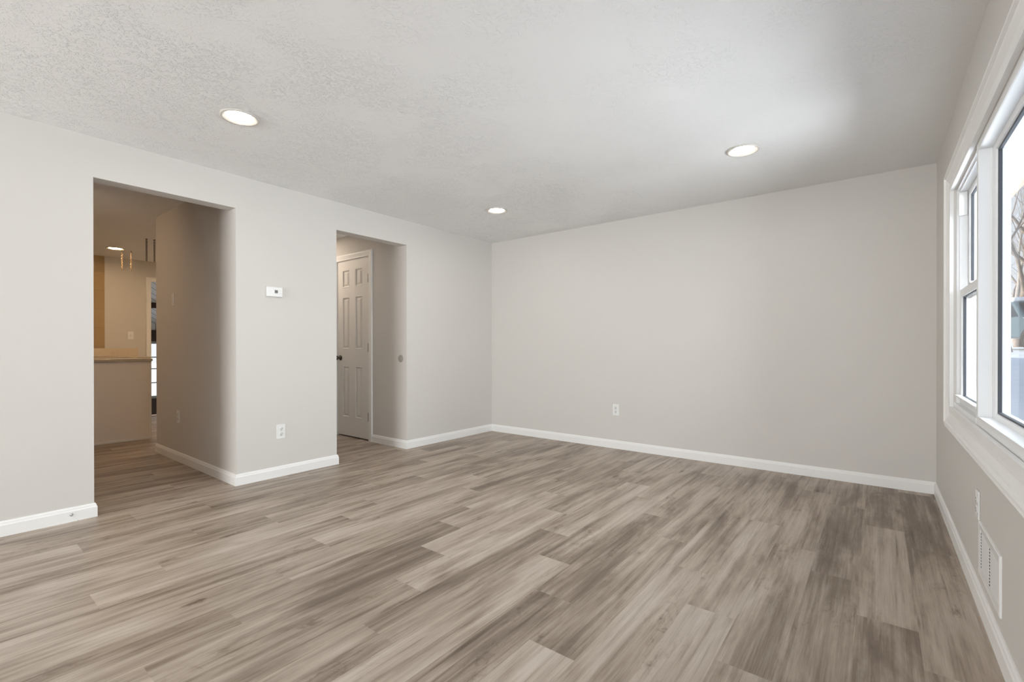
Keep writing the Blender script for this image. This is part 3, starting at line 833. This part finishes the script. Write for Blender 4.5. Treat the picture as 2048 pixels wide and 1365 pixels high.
def snow_ground():
    bm = bmesh.new()
    xs = [-70, -40, -20, -12, -8.9, -8.7, -5, -0.01, 0.01, 4.35, 4.45] + [4.45 + 0.5 * i for i in range(1, 14)] + [12, 14, 18, 24, 34, 50, 80]
    ys = [-60, -40, -20, -10, -6] + [-5 + 0.6 * i for i in range(0, 42)] + [22, 25, 30, 40, 60, 90, 140]
    rg = random.Random(3); g = []
    for x in xs:
        g.append([bm.verts.new((x, y, ground_z(x, y) + (rg.uniform(-0.025, 0.025) if x > 4.4 else 0))) for y in ys])
    for i in range(len(xs) - 1):
        for j in range(len(ys) - 1):
            f = bm.faces.new((g[i][j], g[i + 1][j], g[i + 1][j + 1], g[i][j + 1])); f.smooth = True
    me = bpy.data.meshes.new('snow_ground'); bm.to_mesh(me); bm.free(); me.materials.append(SNOW)
    o = bpy.data.objects.new('ground', me); COL.objects.link(o)
    struct(o, 'snow covered ground outside the windows', 'snow')


snow_ground()


def tree(x, y, h, r, m, label, seed, lean=(0, 0)):
    rg = random.Random(seed); mb = MB()

    def grow(p, d, length, rad, depth):
        n = 4 if depth > 2 else 3
        pts = [p]; rads = [rad]; q = p.copy(); dd = d.copy()
        for i in range(n):
            dd = (dd + Vector((rg.gauss(0, .09), rg.gauss(0, .09), rg.gauss(0.02, .05)))).normalized()
            q = q + dd * (length / n); pts.append(q.copy()); rads.append(rad * (1 - 0.5 * (i + 1) / n))
        mb.tube(pts, rads, 7 if depth > 3 else (5 if depth > 1 else 3), caps=False)
        if depth == 0: return
        k = 4
        for i in range(k):
            f = rg.uniform(0.4, 1.0) if i else 1.0
            idx = min(n, max(1, int(round(f * n))))
            base = pts[idx]
            a = rg.uniform(0, 2 * math.pi)
            side = Vector((math.cos(a), math.sin(a), rg.uniform(-0.05, 0.5)))
            nd = (dd * rg.uniform(0.5, 1.0) + side * rg.uniform(0.45, 0.95)).normalized()
            if i == 0: nd = (dd + side * 0.25).normalized()
            grow(base, nd, length * rg.uniform(0.55, 0.8), rads[idx] * rg.uniform(0.5, 0.75), depth - 1)
    z = ground_z(x, y) - 0.1
    grow(Vector((0, 0, 0)), Vector((lean[0], lean[1], 1)).normalized(), h * 0.34, r, 5)
    o = mb.build('bare_tree', m, loc=(x, y, z))
    tag(o, label, 'tree', 'bare winter trees outside the window')


TREES = [(6.75, 13.5, 7.5, 0.09, BARK2, 'slim forked bare tree nearest outside the window', (-0.03, 0.02)),
         (8.62, 24.0, 14, 0.16, BARK, 'bare tree with tan trunk behind the snowy car', (0.03, 0)),
         (10.5, 36.5, 14, 0.16, BARK2, 'pale bare tree at the front of the woods', (0, 0)),
         (12.7, 50.5, 16, 0.18, BARK, 'bare tree deep among the woods', (-0.0, 0)),
         (15.4, 67, 18, 0.2, BARK2, 'distant bare tree in the middle of the woods', (0.02, 0)),
         (18.2, 86, 20, 0.22, BARK, 'distant bare tree farthest back in the woods', (0, 0))]
for i, (x, y, h, r, m, lb, ln) in enumerate(TREES):
    tree(x, y, h, r, m, lb, 40 + i, ln)


def car(x, y, rz):
    t = thing('parked_car', (x, y, ground_z(x, y) + 0.02), 'dark slate parked car with snow on its roof outside the window', 'car', rotz=rz)
    # local: y = length (front at -y), x = width
    lower = [(-2.30, 0.38), (-2.34, 0.62), (-2.26, 0.88), (-1.05, 1.02), (2.25, 1.04), (2.34, 0.75), (2.32, 0.40)]
    b = MB().prism(lower, 'X', -0.90, 0.90)
    bmesh.ops.bevel(b.bm, geom=list(b.bm.edges), offset=0.07, segments=3, profile=0.5, affect='EDGES'); b.build('body', CARP, t)
    cb = MB(); bm = cb.bm
    base = [(-0.84, -1.12, 1.0), (0.84, -1.12, 1.0), (0.84, 2.18, 1.0), (-0.84, 2.18, 1.0)]; top = [(-0.68, -0.35, 1.62), (0.68, -0.35, 1.62), (0.70, 1.85, 1.62), (-0.70, 1.85, 1.62)]
    A = [bm.verts.new(v) for v in base]; B = [bm.verts.new(v) for v in top]
    for i in range(4): bm.faces.new((A[i], A[(i + 1) % 4], B[(i + 1) % 4], B[i]))
    bm.faces.new(B); bm.faces.new(A[::-1])
    bmesh.ops.bevel(bm, geom=list(bm.edges), offset=0.06, segments=3, profile=0.5, affect='EDGES'); cb.build('cabin', CARP, t)
    g = MB()
    g.bm.faces.new([g.bm.verts.new(v) for v in ((-0.70, -1.035, 1.08), (0.70, -1.035, 1.08), (0.60, -0.44, 1.56), (-0.60, -0.44, 1.56))])
    bmesh.ops.solidify(g.bm, geom=list(g.bm.faces), thickness=0.02); g.build('windscreen', CARG, t)
    for s in (-1, 1):
        g = MB(); g.bm.faces.new([g.bm.verts.new(v) for v in ((s * 0.825, -0.85, 1.08), (s * 0.825, 1.9, 1.08), (s * 0.72, 1.7, 1.54), (s * 0.72, -0.30, 1.54))])
        bmesh.ops.solidify(g.bm, geom=list(g.bm.faces), thickness=0.02); g.build('side_window', CARG, t)
        MB().box(s * 0.58 - 0.16, s * 0.58 + 0.16, -2.35, -2.28, 0.70, 0.84, 0.02).build('headlight', CHROME, t)
        for yy in (-1.45, 1.45):
            w = MB().lathe([(0.0, -0.09), (0.20, -0.09), (0.22, -0.11), (0.33, -0.10), (0.35, -0.05), (0.35, 0.05), (0.33, 0.10), (0.22, 0.11), (0.20, 0.09), (0, 0.09)], (s * 0.83, yy, 0.35), 'X', 32).build('wheel', TYRE, t)
            MB().lathe([(0, s * 0.1), (0.19, s * 0.1), (0.19, s * 0.105), (0.05, s * 0.115), (0, s * 0.115)], (s * 0.83, yy, 0.35), 'X', 24).build('hub_cap', CHROME, w)
    MB().box(-0.45, 0.45, -2.36, -2.29, 0.55, 0.68, 0.02).build('front_grille', TYRE, t)
    MB().box(-0.88, 0.88, -2.40, -2.24, 0.36, 0.50, 0.04, 3).build('bumper', CHROME, t)
    sn = MB().box(-0.66, 0.66, -0.30, 1.80, 1.60, 1.76, 0.07, 4); sn.build('roof_snow', SNOW, t)
    sn = MB().box(-0.74, 0.74, -2.05, -1.20, 0.97, 1.08, 0.045, 4); sn.build('hood_snow', SNOW, t)


car(8.05, 18.6, 0.35)
